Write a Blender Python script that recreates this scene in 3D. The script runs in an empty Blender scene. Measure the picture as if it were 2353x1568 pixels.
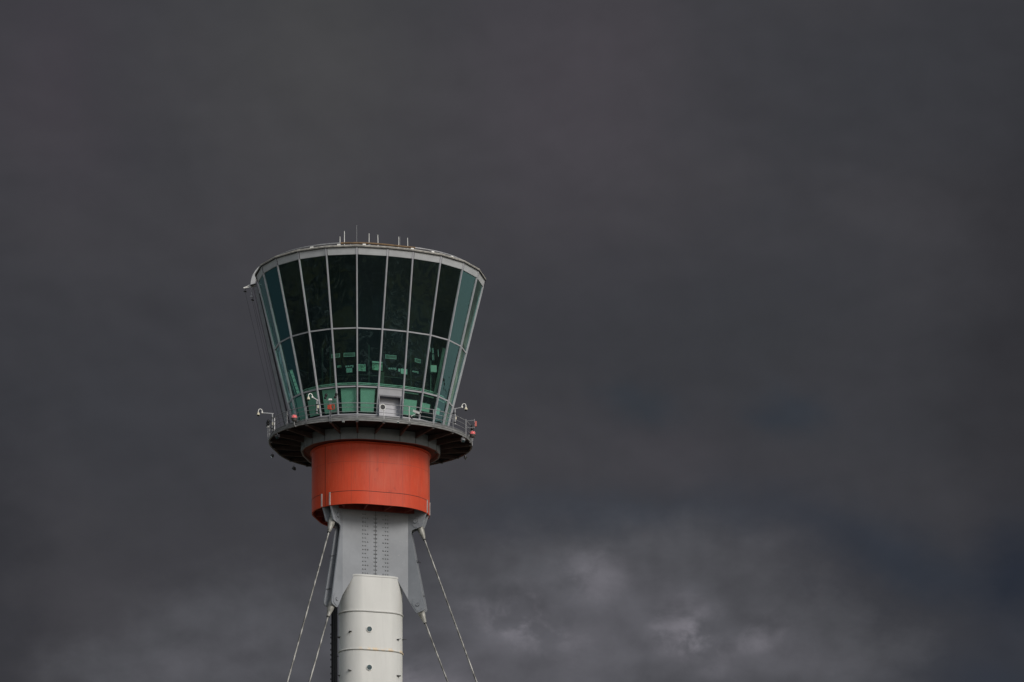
import bpy, bmesh, math, random
from mathutils import Vector, Matrix
random.seed(7)
R = math.radians
S = bpy.context.scene
COL = S.collection
# ------------------------------------------------------------------ camera
D = 240.0
cam = bpy.data.cameras.new("camera"); co = bpy.data.objects.new("camera", cam); COL.objects.link(co)
co.location = (10.328, -D, 1.7); co.rotation_euler = (R(90), 0, 0)
cam.sensor_width = 36; cam.lens = 117.11; cam.shift_x = 0.0; cam.shift_y = 0.93037
cam.clip_start = 1; cam.clip_end = 20000
S.camera = co
S.view_settings.view_transform = 'Standard'; S.view_settings.look = 'None'
S.view_settings.gamma = 1; S.view_settings.exposure = 0.0; S.view_settings.use_curve_mapping = False
S.cycles.max_bounces = 10; S.cycles.transparent_max_bounces = 24
ZC = 1.7   # camera height: every height below is measured from the lens

# ------------------------------------------------------------------ node helper
class NT:
    def __init__(s, nt): s.nt = nt; s.n = nt.nodes; s.l = nt.links
    def new(s, t, **k):
        nd = s.n.new(t)
        for a, b in k.items(): setattr(nd, a, b)
        return nd
    def put(s, sock, v):
        if isinstance(v, bpy.types.NodeSocket): s.l.new(v, sock)
        else: sock.default_value = v
    def m(s, op, a, b=None, c=None, clamp=False):
        nd = s.new('ShaderNodeMath', operation=op); nd.use_clamp = clamp
        s.put(nd.inputs[0], a)
        if b is not None: s.put(nd.inputs[1], b)
        if c is not None: s.put(nd.inputs[2], c)
        return nd.outputs[0]
    def noise(s, vec, scale, detail=4, rough=.5, dist=0):
        nd = s.new('ShaderNodeTexNoise'); s.put(nd.inputs['Vector'], vec)
        nd.inputs['Scale'].default_value = scale; nd.inputs['Detail'].default_value = detail
        nd.inputs['Roughness'].default_value = rough; nd.inputs['Distortion'].default_value = dist
        return nd.outputs[0]
    def ss(s, v, lo, hi, a=0., b=1.):
        nd = s.new('ShaderNodeMapRange'); nd.interpolation_type = 'SMOOTHSTEP'
        s.put(nd.inputs[0], v)
        for i, x in zip((1, 2, 3, 4), (lo, hi, a, b)): nd.inputs[i].default_value = x
        return nd.outputs[0]
    def mix(s, f, a, b, mode='MIX'):
        nd = s.new('ShaderNodeMix', data_type='RGBA', blend_type=mode)
        s.put(nd.inputs[0], f)
        for sk, v in ((nd.inputs[6], a), (nd.inputs[7], b)):
            s.put(sk, (*v, 1) if isinstance(v, tuple) else v)
        return nd.outputs[2]
    def scale(s, vec, k):
        nd = s.new('ShaderNodeVectorMath', operation='MULTIPLY'); s.put(nd.inputs[0], vec); nd.inputs[1].default_value = k
        return nd.outputs[0]

# ------------------------------------------------------------------ sky and sun
SUN_AZ, SUN_EL = R(42), R(27)     # from the viewer's right, behind the camera
w = bpy.data.worlds.new("World"); S.world = w; w.use_nodes = True
w.node_tree.nodes.clear(); g = NT(w.node_tree)
out = g.new('ShaderNodeOutputWorld'); bg = g.new('ShaderNodeBackground'); bg.inputs[1].default_value = 0.1
g.l.new(bg.outputs[0], out.inputs[0])
sky = g.new('ShaderNodeTexSky', sky_type='NISHITA'); sky.sun_disc = False
sky.sun_elevation = SUN_EL; sky.sun_rotation = math.pi - SUN_AZ
d = g.new('ShaderNodeTexCoord').outputs['Generated']
sp = g.new('ShaderNodeSeparateXYZ'); g.l.new(d, sp.inputs[0]); dx, dy, dz = sp.outputs
def blob(cx, cz, sx, sz, ang=0, warp=.35):
    """soft cloud bank centred on a direction (cx, cz: direction x and z), edges torn by noise"""
    a, b = g.m('SUBTRACT', wx, cx), g.m('SUBTRACT', wz, cz)
    c, s_ = math.cos(ang), math.sin(ang)
    p = g.m('ADD', g.m('MULTIPLY', a, c/sx), g.m('MULTIPLY', b, s_/sx))
    q = g.m('ADD', g.m('MULTIPLY', a, -s_/sz), g.m('MULTIPLY', b, c/sz))
    r2 = g.m('ADD', g.m('MULTIPLY', p, p), g.m('MULTIPLY', q, q))
    return g.m('POWER', math.e, g.m('MULTIPLY', r2, -1.0))
n1 = g.noise(d, 11, 4, .5); n2 = g.noise(g.scale(d, (1, 1, 1.7)), 9, 4, .5)
w1 = g.noise(g.scale(d, (1, 1, 1.4)), 34, 6, .6); w2 = g.noise(g.scale(d, (1, 1.2, 1.5)), 41, 6, .6)
def warp(v, a, fa, b, fb):
    return g.m('ADD', g.m('ADD', v, g.m('MULTIPLY', g.m('SUBTRACT', a, .5), fa)), g.m('MULTIPLY', g.m('SUBTRACT', b, .5), fb))
wx = warp(dx, n1, .045, w1, .026); wz = warp(dz, n2, .022, w2, .017)
def U(px): return (px-1176)/7655.*.955       # directions of the banks, as tangents
def Z(py): return (5175.8-py*1.7407)/13325.*.955
def bank(base, k, c, *a): return g.mix(g.m('MULTIPLY', blob(*a), k), base, c)
base = g.mix(g.ss(n2, .35, .65), (.053, .052, .059), (.043, .044, .051))
base = bank(base, .65, (.066, .066, .068), U(750), Z(170), .035, .04)
base = bank(base, .65, (.067, .060, .071), U(1330), Z(260), .030, .035)
base = bank(base, .5, (.058, .050, .062), U(150), Z(250), .02, .03)
base = bank(base, .6, (.041, .043, .051), U(300), Z(950), .045, .03)
base = bank(base, .5, (.060, .057, .066), U(1500), Z(1000), .020, .010)
base = bank(base, .55, (.040, .042, .048), U(1750), Z(750), .030, .012)
base = bank(base, .9, (.034, .040, .051), U(1790), Z(925), .0085, .0065)
base = bank(base, .7, (.036, .043, .054), U(1480), Z(890), .009, .006)
base = bank(base, .65, (.025, .025, .029), U(2400), Z(700), .03, .09)
base = bank(base, .75, (.030, .031, .037), U(-60), Z(1300), .016, .06)
base = bank(base, .8, (.038, .045, .059), U(1400), Z(1165), .045, .008)
# the lower cloud mass: a thresholded heap of soft blobs with torn edges
def add(*v):
    r = v[0]
    for x in v[1:]: r = g.m('ADD', r, x)
    return r
heap = add(blob(U(1500), Z(1390), .044, .030), blob(U(1150), Z(1470), .036, .026), g.m('MULTIPLY', blob(U(1900), Z(1480), .034, .014), .9), g.m('MULTIPLY', blob(U(560), Z(1460), .046, .024), .95), g.m('MULTIPLY', blob(U(250), Z(1540), .03, .009), .5))
fine = g.noise(g.scale(d, (1, 1, 1.3)), 62, 8, .6, .2)
heap = g.m('ADD', heap, g.m('MULTIPLY', g.m('SUBTRACT', fine, .5), .25))
body = g.ss(heap, .18, .80)
core = g.ss(heap, .75, 1.35)
base = g.mix(g.m('MULTIPLY', body, .9), base, (.078, .079, .089))
base = g.mix(g.m('MULTIPLY', core, .8), base, (.104, .103, .117))
base = bank(base, .9, (.030, .036, .049), U(2050), Z(1255), .044, .010, R(-18))
base = bank(base, .9, (.020, .025, .037), U(2350), Z(1300), .014, .015)
base = bank(base, .8, (.031, .037, .051), U(2300), Z(1540), .024, .013)
# relief: each billow lit from the upper right
off = g.new('ShaderNodeVectorMath', operation='ADD'); g.l.new(d, off.inputs[0]); off.inputs[1].default_value = (.0035, 0, .0045)
def relief(sc, det):
    f = (1, 1, 1.4)
    return g.m('SUBTRACT', g.noise(g.scale(d, f), sc, det, .6, .2), g.noise(g.scale(off.outputs[0], f), sc, det, .6, .2))
rel = g.m('ADD', g.m('MULTIPLY', relief(48, 5), .8), g.m('MULTIPLY', relief(22, 3), 1.6))
amt = g.m('MULTIPLY_ADD', body, .22, .10)
gain = g.m('MULTIPLY_ADD', g.m('MULTIPLY', rel, amt), 1.9, 1.0)
wisp = add(blob(U(1215), Z(1390), .013, .0055, R(-25)), blob(U(1590), Z(1425), .010, .006, R(-12)), g.m('MULTIPLY', blob(U(985), Z(1545), .013, .007), 1.0), g.m('MULTIPLY', blob(U(1340), Z(1280), .008, .005), .45), g.m('MULTIPLY', blob(U(1760), Z(1420), .007, .004), .5))
wisp = g.m('MULTIPLY', wisp, g.ss(g.noise(g.scale(d, (1, 1, 1.3)), 70, 6, .55, .3), .36, .58), clamp=True)
base = g.mix(g.m('MULTIPLY', wisp, .8), base, (.215, .205, .232))
vm = g.new('ShaderNodeVectorMath', operation='SCALE'); g.l.new(base, vm.inputs[0]); g.l.new(gain, vm.inputs[3]); base = vm.outputs[0]
# below the framed part the storm bank breaks up towards a pale horizon; behind the camera the cloud is bright
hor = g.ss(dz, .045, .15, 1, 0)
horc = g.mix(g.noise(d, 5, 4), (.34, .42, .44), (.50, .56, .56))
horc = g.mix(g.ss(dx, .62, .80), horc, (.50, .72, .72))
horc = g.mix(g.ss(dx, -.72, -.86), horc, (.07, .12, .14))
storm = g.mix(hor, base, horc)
away = g.m('MULTIPLY', g.ss(g.m('ABSOLUTE', dx), .20, .32), g.ss(g.m('ADD', dz, g.m('MULTIPLY', g.m('SUBTRACT', n1, .5), .05)), .115, .165, 1, .12))  # bright side patches added out of frame for the end panes to reflect
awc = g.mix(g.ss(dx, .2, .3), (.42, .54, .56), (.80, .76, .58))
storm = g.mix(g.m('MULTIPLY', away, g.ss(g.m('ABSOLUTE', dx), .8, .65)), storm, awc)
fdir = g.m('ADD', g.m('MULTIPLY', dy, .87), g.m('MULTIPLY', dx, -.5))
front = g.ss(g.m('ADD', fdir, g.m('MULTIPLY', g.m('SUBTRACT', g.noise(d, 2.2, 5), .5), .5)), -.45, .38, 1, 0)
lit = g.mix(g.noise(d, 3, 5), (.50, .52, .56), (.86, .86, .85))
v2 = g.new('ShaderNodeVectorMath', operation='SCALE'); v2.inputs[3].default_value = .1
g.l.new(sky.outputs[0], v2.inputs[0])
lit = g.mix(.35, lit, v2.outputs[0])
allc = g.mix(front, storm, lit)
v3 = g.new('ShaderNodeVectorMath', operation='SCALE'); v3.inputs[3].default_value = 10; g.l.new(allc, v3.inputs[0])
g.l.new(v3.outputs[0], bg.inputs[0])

sl = bpy.data.lights.new("sun", 'SUN'); sl.energy = 1.5; sl.angle = R(20); sl.color = (1, .95, .88)
so = bpy.data.objects.new("sun", sl); COL.objects.link(so)
sd = Vector((math.sin(SUN_AZ)*math.cos(SUN_EL), -math.cos(SUN_AZ)*math.cos(SUN_EL), math.sin(SUN_EL)))
so.rotation_euler = (-sd).to_track_quat('-Z', 'Y').to_euler()

# ------------------------------------------------------------------ materials
def mat(name, col, rough=.5, metal=0., var=.12, vs=1.5, bump=0., stretch=(1, 1, 1), col2=None, emit=None, spec=.5):
    m = bpy.data.materials.new(name); m.use_nodes = True; m.node_tree.nodes.clear(); q = NT(m.node_tree)
    o = q.new('ShaderNodeOutputMaterial'); b = q.new('ShaderNodeBsdfPrincipled'); q.l.new(b.outputs[0], o.inputs[0])
    tc = q.new('ShaderNodeTexCoord').outputs['Object']
    v = q.scale(tc, stretch)
    f = q.ss(q.noise(v, vs, 6, .6), .3, .7)
    dark = tuple(c*(1-var) for c in col) if col2 is None else col2
    light = tuple(min(1, c*(1+var)) for c in col) if col2 is None else col
    c = q.mix(f, dark, light); q.l.new(c, b.inputs['Base Color'])
    b.inputs['Roughness'].default_value = rough; b.inputs['Metallic'].default_value = metal
    b.inputs['Specular IOR Level'].default_value = spec
    if emit:
        b.inputs['Emission Color'].default_value = (*emit[0], 1); b.inputs['Emission Strength'].default_value = emit[1]
    if bump:
        bn = q.new('ShaderNodeBump'); bn.inputs['Strength'].default_value = bump; bn.inputs['Distance'].default_value = .02
        q.l.new(q.noise(v, vs*6, 5), bn.inputs['Height']); q.l.new(bn.outputs[0], b.inputs['Normal'])
    m['q'] = 1
    return m, q, b, c, tc
def M(*a, **k): return mat(*a, **k)[0]
frame_grey = M('frame_grey', (.42, .42, .445), .45, .0, .07)
plate_grey, q, b, c, tc = mat('plate_grey', (.265, .28, .305), .5, 0, .10, .5, .15)
st = q.ss(q.noise(q.scale(tc, (3, 3, .35)), 1.6, 5), .55, .8); c = q.mix(q.m('MULTIPLY', st, .3), c, (.20, .21, .225))
spot = q.ss(q.noise(tc, 3.1, 3), .70, .74); q.l.new(q.mix(q.m('MULTIPLY', spot, .35), c, (.42, .43, .44)), b.inputs['Base Color'])
rivet_m = M('rivet_steel', (.20, .21, .22), .5, 0, .2)
collar_low = M('collar_paint', (.20, .21, .22), .5, 0, .1)
soffit_m = M('drum_soffit_shaded', (.22, .03, .014), .7, 0, .2)  # drum orange darkened, putting the shade of the underside into the colour
collar_grey = M('collar_grey', (.46, .47, .48), .5, 0, .08)
dark_metal = M('dark_metal', (.022, .022, .024), .6, 0, .2)
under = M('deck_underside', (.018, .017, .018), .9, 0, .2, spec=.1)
beam_m = M('beam_bounce_tint', (.075, .05, .045), .7, 0, .25, spec=.2)  # brownish red paints the drum's red reflection onto the beams
rail_m = M('galvanised', (.32, .32, .33), .45, .3, .2, 4)
weath = M('weathered_rim', (.13, .13, .13), .7, 0, .35, 2.2, .1, (1, 1, 5))
white = M('white_paint', (.86, .85, .81), .4, 0, .04)
cream = M('cream_plastic', (.74, .68, .52), .4, 0, .05)
black = M('black_rubber', (.012, .012, .013), .5, 0, .2)
roof_m = M('roof_membrane', (.22, .21, .20), .8, 0, .2, 1)
lip_m = M('lip_weathered', (.42, .40, .36), .6, 0, .3, 3)
rust_pipe = M('rusted_pipe', (.18, .115, .06), .8, 0, .3, 3)
stencil = M('letter_white', (.85, .88, .88), .5, 0, .02)
inner_dark = M('interior_dark', (.006, .008, .014), .9, 0, .3, .8, spec=0.05)
inner_light = M('blind_fabric', (.66, .70, .64), .8, 0, .05, 2)
inner_mid = M('interior_panel', (.17, .19, .17), .7, 0, .15, 2)
red_box = M('red_paint', (.55, .07, .03), .5, 0, .15, 5)
lens_red = M('red_lens', (.85, .12, .12), .25, 0, .1, 9, emit=((1, .18, .2), .12))
seam_m = M('seam_dark', (.05, .018, .014), .8)
gseam = M('seam_grey', (.03, .03, .033), .8)
cutout = M('silver_strip', (.45, .43, .42), .5, .2, .2)
# mast paint with grime and flaking ochre over the second band
mast_m, q, b, c, tc = mat('mast_white', (.66, .655, .625), .42, 0, .04, .8, .05, (1, 1, .3))
sx = q.new('ShaderNodeSeparateXYZ'); q.l.new(tc, sx.inputs[0])
nz = q.noise(q.scale(tc, (1, 1, .5)), 2.1, 5, .6)
zmask = q.m('MULTIPLY', q.ss(sx.outputs[2], 45.93+ZC, 45.99+ZC), q.ss(sx.outputs[2], 46.12+ZC, 46.26+ZC, 1, 0))
nn = q.m('ADD', q.noise(q.scale(tc, (1, 1, .2)), 1.1, 2), q.m('MULTIPLY', q.noise(tc, 9, 4), .45))
xm = q.ss(sx.outputs[0], -.7, -.3)
pk = q.m('MULTIPLY', q.m('MULTIPLY', zmask, q.ss(nn, .66, .70)), xm)
c = q.mix(q.m('MULTIPLY', pk, .75), c, (.80, .60, .36))
gr = q.ss(q.noise(q.scale(tc, (2.5, 2.5, .22)), 1.3, 5), .52, .8)
q.l.new(q.mix(q.m('MULTIPLY', gr, .22), c, (.44, .43, .40)), b.inputs['Base Color'])
# orange drum: chalky fading, faint panel joints' grime, darker blotches
drum_m, q, b, c, tc = mat('drum_orange', (.64, .066, .021), .5, 0, .07, .6, .05, (1, 1, .5), spec=.3)
sx = q.new('ShaderNodeSeparateXYZ'); q.l.new(tc, sx.inputs[0])
chalk = q.m('MULTIPLY', q.ss(q.noise(q.scale(tc, (1.2, 1.2, .5)), .7, 5), .42, .7), q.ss(sx.outputs[2], 56.7+ZC, 57.5+ZC))
c = q.mix(q.m('MULTIPLY', chalk, .35), c, (.58, .13, .075))
st = q.ss(q.noise(q.scale(tc, (4, 4, .28)), 1.4, 6), .55, .8); c = q.mix(q.m('MULTIPLY', st, .5), c, (.38, .05, .022))
bl = q.ss(q.noise(tc, 1.9, 3), .68, .74); c = q.mix(q.m('MULTIPLY', bl, .5), c, (.42, .04, .02))
fine = q.noise(q.scale(tc, (1, 1, .1)), 13, 3); c = q.mix(q.m('MULTIPLY', q.ss(fine, .5, .7), .12), c, (.75, .2, .1))
q.l.new(c, b.inputs['Base Color'])
# mottled galvanised cable, bright where the coating is fresh
def cable_mat():
    m, q, b, c, tc = mat('cable_steel', (.2, .2, .19), .45, .4, .2)
    sx = q.new('ShaderNodeSeparateXYZ'); q.l.new(tc, sx.inputs[0])
    cx = q.new('ShaderNodeCombineXYZ'); q.l.new(sx.outputs[2], cx.inputs[2]); q.l.new(q.m('MULTIPLY', sx.outputs[0], 3), cx.inputs[0])
    f = q.ss(q.noise(cx.outputs[0], 1.1, 6, .66), .40, .66)
    q.l.new(q.mix(f, (.11, .107, .10), (.42, .41, .385)), b.inputs['Base Color']); return m
cable_m = cable_mat()
socket_m = M('cast_socket', (.46, .45, .41), .55, .3, .4, 3, .3, (1, 1, .6), col2=(.13, .125, .11))
# glass: green body tint, strong coated reflection, slightly wavy
def glass(name, tint, ior, wave):
    m = bpy.data.materials.new(name); m.use_nodes = True; m.node_tree.nodes.clear(); q = NT(m.node_tree)
    o = q.new('ShaderNodeOutputMaterial'); t = q.new('ShaderNodeBsdfTransparent'); t.inputs[0].default_value = (*tint, 1)
    gl = q.new('ShaderNodeBsdfGlossy'); gl.inputs['Roughness'].default_value = .02; gl.inputs[0].default_value = (.64, .97, .96, 1)
    tc = q.new('ShaderNodeTexCoord').outputs['Object']
    bn = q.new('ShaderNodeBump'); bn.inputs['Strength'].default_value = wave; bn.inputs['Distance'].default_value = .03
    q.l.new(q.noise(q.scale(tc, (1, 1, .7)), .9, 2, .4, .6), bn.inputs['Height'])
    fr = q.new('ShaderNodeFresnel'); fr.inputs[0].default_value = ior
    q.l.new(bn.outputs[0], gl.inputs['Normal'])
    bf = q.new('ShaderNodeNewGeometry').outputs['Backfacing']
    mx = q.new('ShaderNodeMixShader'); q.l.new(q.m('MULTIPLY', fr.outputs[0], q.m('SUBTRACT', 1.0, bf)), mx.inputs[0]); q.l.new(t.outputs[0], mx.inputs[1]); q.l.new(gl.outputs[0], mx.inputs[2])
    q.l.new(mx.outputs[0], o.inputs[0]); return m
glass_m = glass('tinted_glass', (.66, .83, .775), 1.82, .6)
port_glass = M('porthole_glass', (.04, .075, .085), .06, 0, .5, 5)
ground_m, q, b, c, tc = mat('airfield', (.030, .034, .018), .9, 0, .3, .02)
def cells(sc, ch, lo, c, col, **k):
    vo = q.new('ShaderNodeTexVoronoi', **k); vo.inputs['Scale'].default_value = sc; q.put(vo.inputs['Vector'], tc)
    sep = q.new('ShaderNodeSeparateColor'); q.l.new(vo.outputs['Color'], sep.inputs[0])
    return q.mix(q.ss(sep.outputs[ch], lo, lo+.01), c, col)
c = cells(.035, 0, .45, c, (.15, .135, .055)); c = cells(.028, 1, .62, c, (.022, .024, .027), distance='CHEBYCHEV')
c = cells(.12, 2, .92, c, (.40, .40, .38), distance='CHEBYCHEV')
vo2 = q.new('ShaderNodeTexVoronoi', feature='DISTANCE_TO_EDGE'); vo2.inputs['Scale'].default_value = .07; q.put(vo2.inputs['Vector'], tc)
c = q.mix(q.ss(vo2.outputs[0], .012, .02, 1, 0), c, (.30, .30, .28)); q.l.new(c, b.inputs['Base Color'])

# ------------------------------------------------------------------ mesh building
class MB:
    def __init__(s): s.v = []; s.f = []
    def add(s, vs, fs):
        o = len(s.v); s.v += [tuple(v) for v in vs]; s.f += [tuple(i+o for i in f) for f in fs]; return s
    def frame(s, c, ax, ay, az, sx, sy, sz):
        c = Vector(c); ax, ay, az = Vector(ax)*sx/2, Vector(ay)*sy/2, Vector(az)*sz/2
        vs = [c+i*ax+j*ay+k*az for k in (-1, 1) for j in (-1, 1) for i in (-1, 1)]
        return s.add(vs, [(0, 2, 3, 1), (4, 5, 7, 6), (0, 1, 5, 4), (2, 6, 7, 3), (0, 4, 6, 2), (1, 3, 7, 5)])
    def box(s, c, size): return s.frame(c, (1, 0, 0), (0, 1, 0), (0, 0, 1), *size)
    def beam(s, p0, p1, side, wd, dp, off=0.):
        """bar from p0 to p1, 'side' roughly the outward direction, wd across, dp along side"""
        p0, p1 = Vector(p0), Vector(p1); a = (p1-p0); L = a.length; a.normalize()
        o = Vector(side); o = (o-a*o.dot(a)).normalized(); x = a.cross(o)
        return s.frame((p0+p1)/2+o*off, x, o, a, wd, dp, L)
    def tube(s, pts, r, n=8, r2=None):
        pts = [Vector(p) for p in pts]; m = len(pts); rings = []
        up = None
        for i, p in enumerate(pts):
            t = (pts[min(i+1, m-1)]-pts[max(i-1, 0)]).normalized()
            if up is None: up = t.orthogonal().normalized()
            up = (up-t*up.dot(t)).normalized(); b2 = t.cross(up)
            rr = r if r2 is None else r+(r2-r)*i/(m-1)
            rings.append([p+(up*math.cos(2*math.pi*k/n)+b2*math.sin(2*math.pi*k/n))*rr for k in range(n)])
        vs = [v for r_ in rings for v in r_]
        fs = [(i*n+k, i*n+(k+1) % n, (i+1)*n+(k+1) % n, (i+1)*n+k) for i in range(m-1) for k in range(n)]
        fs += [tuple(range(n))[::-1], tuple((m-1)*n+k for k in range(n))]
        return s.add(vs, fs)
    def lathe(s, base, axis, prof, n=16):
        """prof: (distance along axis, radius)"""
        a = Vector(axis).normalized(); u = a.orthogonal().normalized(); v = a.cross(u); base = Vector(base)
        vs = [base+a*h+(u*math.cos(2*math.pi*k/n)+v*math.sin(2*math.pi*k/n))*max(r, .0005) for h, r in prof for k in range(n)]
        m = len(prof)
        fs = [(i*n+k, i*n+(k+1) % n, (i+1)*n+(k+1) % n, (i+1)*n+k) for i in range(m-1) for k in range(n)]
        fs += [tuple(range(n))[::-1], tuple((m-1)*n+k for k in range(n))]
        return s.add(vs, fs)
    def ball(s, c, r, sc=(1, 1, 1), n=12):
        vs = []; fs = []; m = n//2
        for i in range(1, m):
            for k in range(n):
                th = math.pi*i/m; ph = 2*math.pi*k/n
                vs.append((c[0]+r*sc[0]*math.sin(th)*math.cos(ph), c[1]+r*sc[1]*math.sin(th)*math.sin(ph), c[2]+r*sc[2]*math.cos(th)))
        for i in range(m-2):
            for k in range(n): fs.append((i*n+k, (i+1)*n+k, (i+1)*n+(k+1) % n, i*n+(k+1) % n))
        t = len(vs); vs += [(c[0], c[1], c[2]+r*sc[2]), (c[0], c[1], c[2]-r*sc[2])]
        for k in range(n): fs += [(t, k, (k+1) % n), (t+1, (m-2)*n+(k+1) % n, (m-2)*n+k)]
        return s.add(vs, fs)
    def rings(s, levels, closed=True, caps=False):
        """levels: list of point loops of equal length"""
        n = len(levels[0]); vs = [p for l in levels for p in l]; m = len(levels)
        fs = [(i*n+k, i*n+(k+1) % n, (i+1)*n+(k+1) % n, (i+1)*n+k) for i in range(m-1) for k in range(n if closed else n-1)]
        if caps: fs += [tuple(range(n))[::-1], tuple((m-1)*n+k for k in range(n))]
        return s.add(vs, fs)
    def loop(s, profs):
        """closed profile swept round: profs = list of point loops, last joins first"""
        return s.rings(list(profs)+[profs[0]])
    def prism(s, poly, off):
        """poly: list of 3D points, off: offset vector"""
        n = len(poly); off = Vector(off); a = [Vector(p) for p in poly]; b_ = [p+off for p in a]
        return s.add(a+b_, [tuple(range(n))[::-1], tuple(range(n, 2*n))]+[(i, (i+1) % n, n+(i+1) % n, n+i) for i in range(n)])
    def build(s, name, mt, parent=None, smooth=None, bevel=0., extra=None):
        nf = len(s.f)
        if extra: s.add(extra[0].v, extra[0].f)
        me = bpy.data.meshes.new(name); me.from_pydata(s.v, [], s.f)
        for p_ in me.polygons[nf:]: p_.material_index = 1
        bm = bmesh.new(); bm.from_mesh(me)
        bmesh.ops.remove_doubles(bm, verts=bm.verts, dist=1e-5)
        bmesh.ops.recalc_face_normals(bm, faces=bm.faces)
        if bevel: bmesh.ops.bevel(bm, geom=[e for e in bm.edges if e.calc_face_angle(0) > .5], offset=bevel, segments=2, affect='EDGES', profile=.6, clamp_overlap=True)
        bm.to_mesh(me); bm.free()
        o = bpy.data.objects.new(name, me); COL.objects.link(o); me.materials.append(mt)
        if extra: me.materials.append(extra[1])
        if smooth is not None:
            me.shade_smooth(); me.set_sharp_from_angle(angle=R(smooth))
        if parent is not None:
            o.parent = parent; o.location = -wloc(parent)
        return o
def wloc(o):
    v = Vector(o.location)
    while o.parent: o = o.parent; v += Vector(o.location)
    return v
def thing(name, label, cat, loc=(0, 0, 0), group=None):
    o = bpy.data.objects.new(name, None); COL.objects.link(o); o.location = loc
    o['label'] = label; o['category'] = cat
    if group: o['group'] = group
    return o
def tag(o, label, cat, group=None):
    o['label'] = label; o['category'] = cat
    if group: o['group'] = group
    return o

# ------------------------------------------------------------------ plan of the tower: a rounded triangle
PSI = R(18.93); CP, SP = math.cos(PSI), math.sin(PSI)
HS = .923; RHO = 2*HS/math.sqrt(3)
def W(t, n, z): return Vector((t*CP+n*SP, t*SP-n*CP, z+ZC))
def sp_(a, rc, z, t0=None):
    """point on the rounded triangle; a = degrees from the front face's normal"""
    k = min((60, -60, 180), key=lambda k: abs((a-k+180) % 360-180)); k = R(k); r = R(a)
    return W(RHO*math.sin(k)+rc*math.sin(r), RHO*math.cos(k)+rc*math.cos(r), z)
def nrm(a): r = R(a)+PSI; return Vector((math.sin(r), -math.cos(r), 0))
def tan(a): r = R(a)+PSI; return Vector((math.cos(r), math.sin(r), 0))
def smooth_ring(rc, z, step=4):
    pts = []
    for k in range(3):
        c = 60+120*k
        for i in range(0, 121, step):
            a = c-60+i; kk = R(c); r = R(a)
            pts.append(W(RHO*math.sin(kk)+rc*math.sin(r), RHO*math.cos(kk)+rc*math.cos(r), z))
    return pts
def fv(rc, z, j):
    j %= 24; k, i = divmod(j, 8); c = R(60+120*k); r = R(120*k+120*i/7)
    return W(RHO*math.sin(c)+rc*math.sin(r), RHO*math.cos(c)+rc*math.cos(r), z)
def fva(j): k, i = divmod(j % 24, 8); return 120*k+120*i/7        # azimuth of vertex j
def facet_ring(rc, z): return [fv(rc, z, j) for j in range(24)]
def fmid(j):
    if j % 8 == 7: return 120*(j//8+1)
    return fva(j)+60/7.

tower = thing('control_tower', 'airport control tower with flared glass cab on orange drum and white mast', 'control tower')

# ---- mast
Zv = Vector((0, 0, 1))
ZT = 51.37
m = MB(); m.rings([smooth_ring(1.40, -ZC, 5), smooth_ring(1.40, ZT-.13, 5)], caps=True)
mast = m.build('mast', mast_m, tower, 30)
m = MB(); m.rings([smooth_ring(1.415, ZT-.11, 5), smooth_ring(1.415, ZT, 5), smooth_ring(1.35, ZT+.03, 5)], caps=True); m.build('mast_cap', mast_m, mast, 30)
zb = 48.78; bands = []
while zb > 0:
    m = MB(); m.loop([smooth_ring(r, zb+h, 5) for r, h in ((1.39, -.06), (1.45, -.05), (1.48, 0), (1.45, .04), (1.39, .05))])
    m.build('mast_band', mast_m, mast, 40)
    m = MB(); m.loop([smooth_ring(r, zb+h, 5) for r, h in ((1.39, -.08), (1.406, -.08), (1.406, -.058), (1.39, -.058))])
    m.build('band_joint', gseam, mast, 40)
    bands.append(zb); zb -= 2.74
NF = HS/math.sqrt(3)+1.40   # face distance
for i, zb in enumerate(bands[:16]):
    zc = zb-1.3; c = W(-.53, NF, zc); n_ = nrm(0)
    m = MB(); m.lathe(c-n_*.05, n_, [(0, .225), (.11, .225), (.12, .21), (.10, .18), (.06, .18), (.06, 0)], 20); pf = m.build('porthole_frame', white, mast, 30)
    m = MB(); m.lathe(c-n_*.02, n_, [(0, .18), (.09, .178)], 20); m.build('porthole_pane', port_glass, mast)
def cleat(a, z, tilt, outw=.16):
    p = sp_(a, 1.40, z); n_ = nrm(a); t = tan(a)
    m = MB(); ax = (t*math.cos(tilt)+Vector((0, 0, 1))*math.sin(tilt))
    m.prism([p-ax*.16, p+ax*.13, p+ax*.10+n_*outw, p+ax*.0+n_*(outw+.12)], Vector((0, 0, .03)))
    m.beam(p-ax*.12-Zv*.03, p+n_*.12-Zv*.02, (0, 0, 1), .03, .03)
    m.build('cleat', dark_metal, mast)
for i, zb in enumerate(bands[:9]):
    s_ = 1 if i % 2 == 0 else -1
    cleat(-40.5-(i % 2)*1.2, zb-1.52, .25*s_); cleat(33, zb-1.85+.1*(i % 2), .2*s_); cleat(66, zb-1.72-.55*(i % 2), .1*s_, .22)
    cleat(-88, zb-1.75, .1*s_)

# ---- service ladder and ducts on the left rear of the mast
m = MB()
for X, wd in ((-2.69, .07), (-2.54, .10), (-2.36, .17)):
    m.box((X, .55, (50.2+ZC)/2), (wd, .22, 50.2+ZC))
m.box((-2.53, .68, (50.0+ZC)/2), (.34, .03, 50.0+ZC))
z = 1.
while z < 50:
    m.box((-2.55, .52, z), (.34, .04, .035)); m.box((-2.76, .52, z+.3*random.random()), (.06, .05, .12))
    if int(z*2) % 5 == 0: m.box((-2.3, .5, z+.1), (.35, .05, .06))
    z += .42
m.build('cable_riser', dark_metal, tower)

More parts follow.
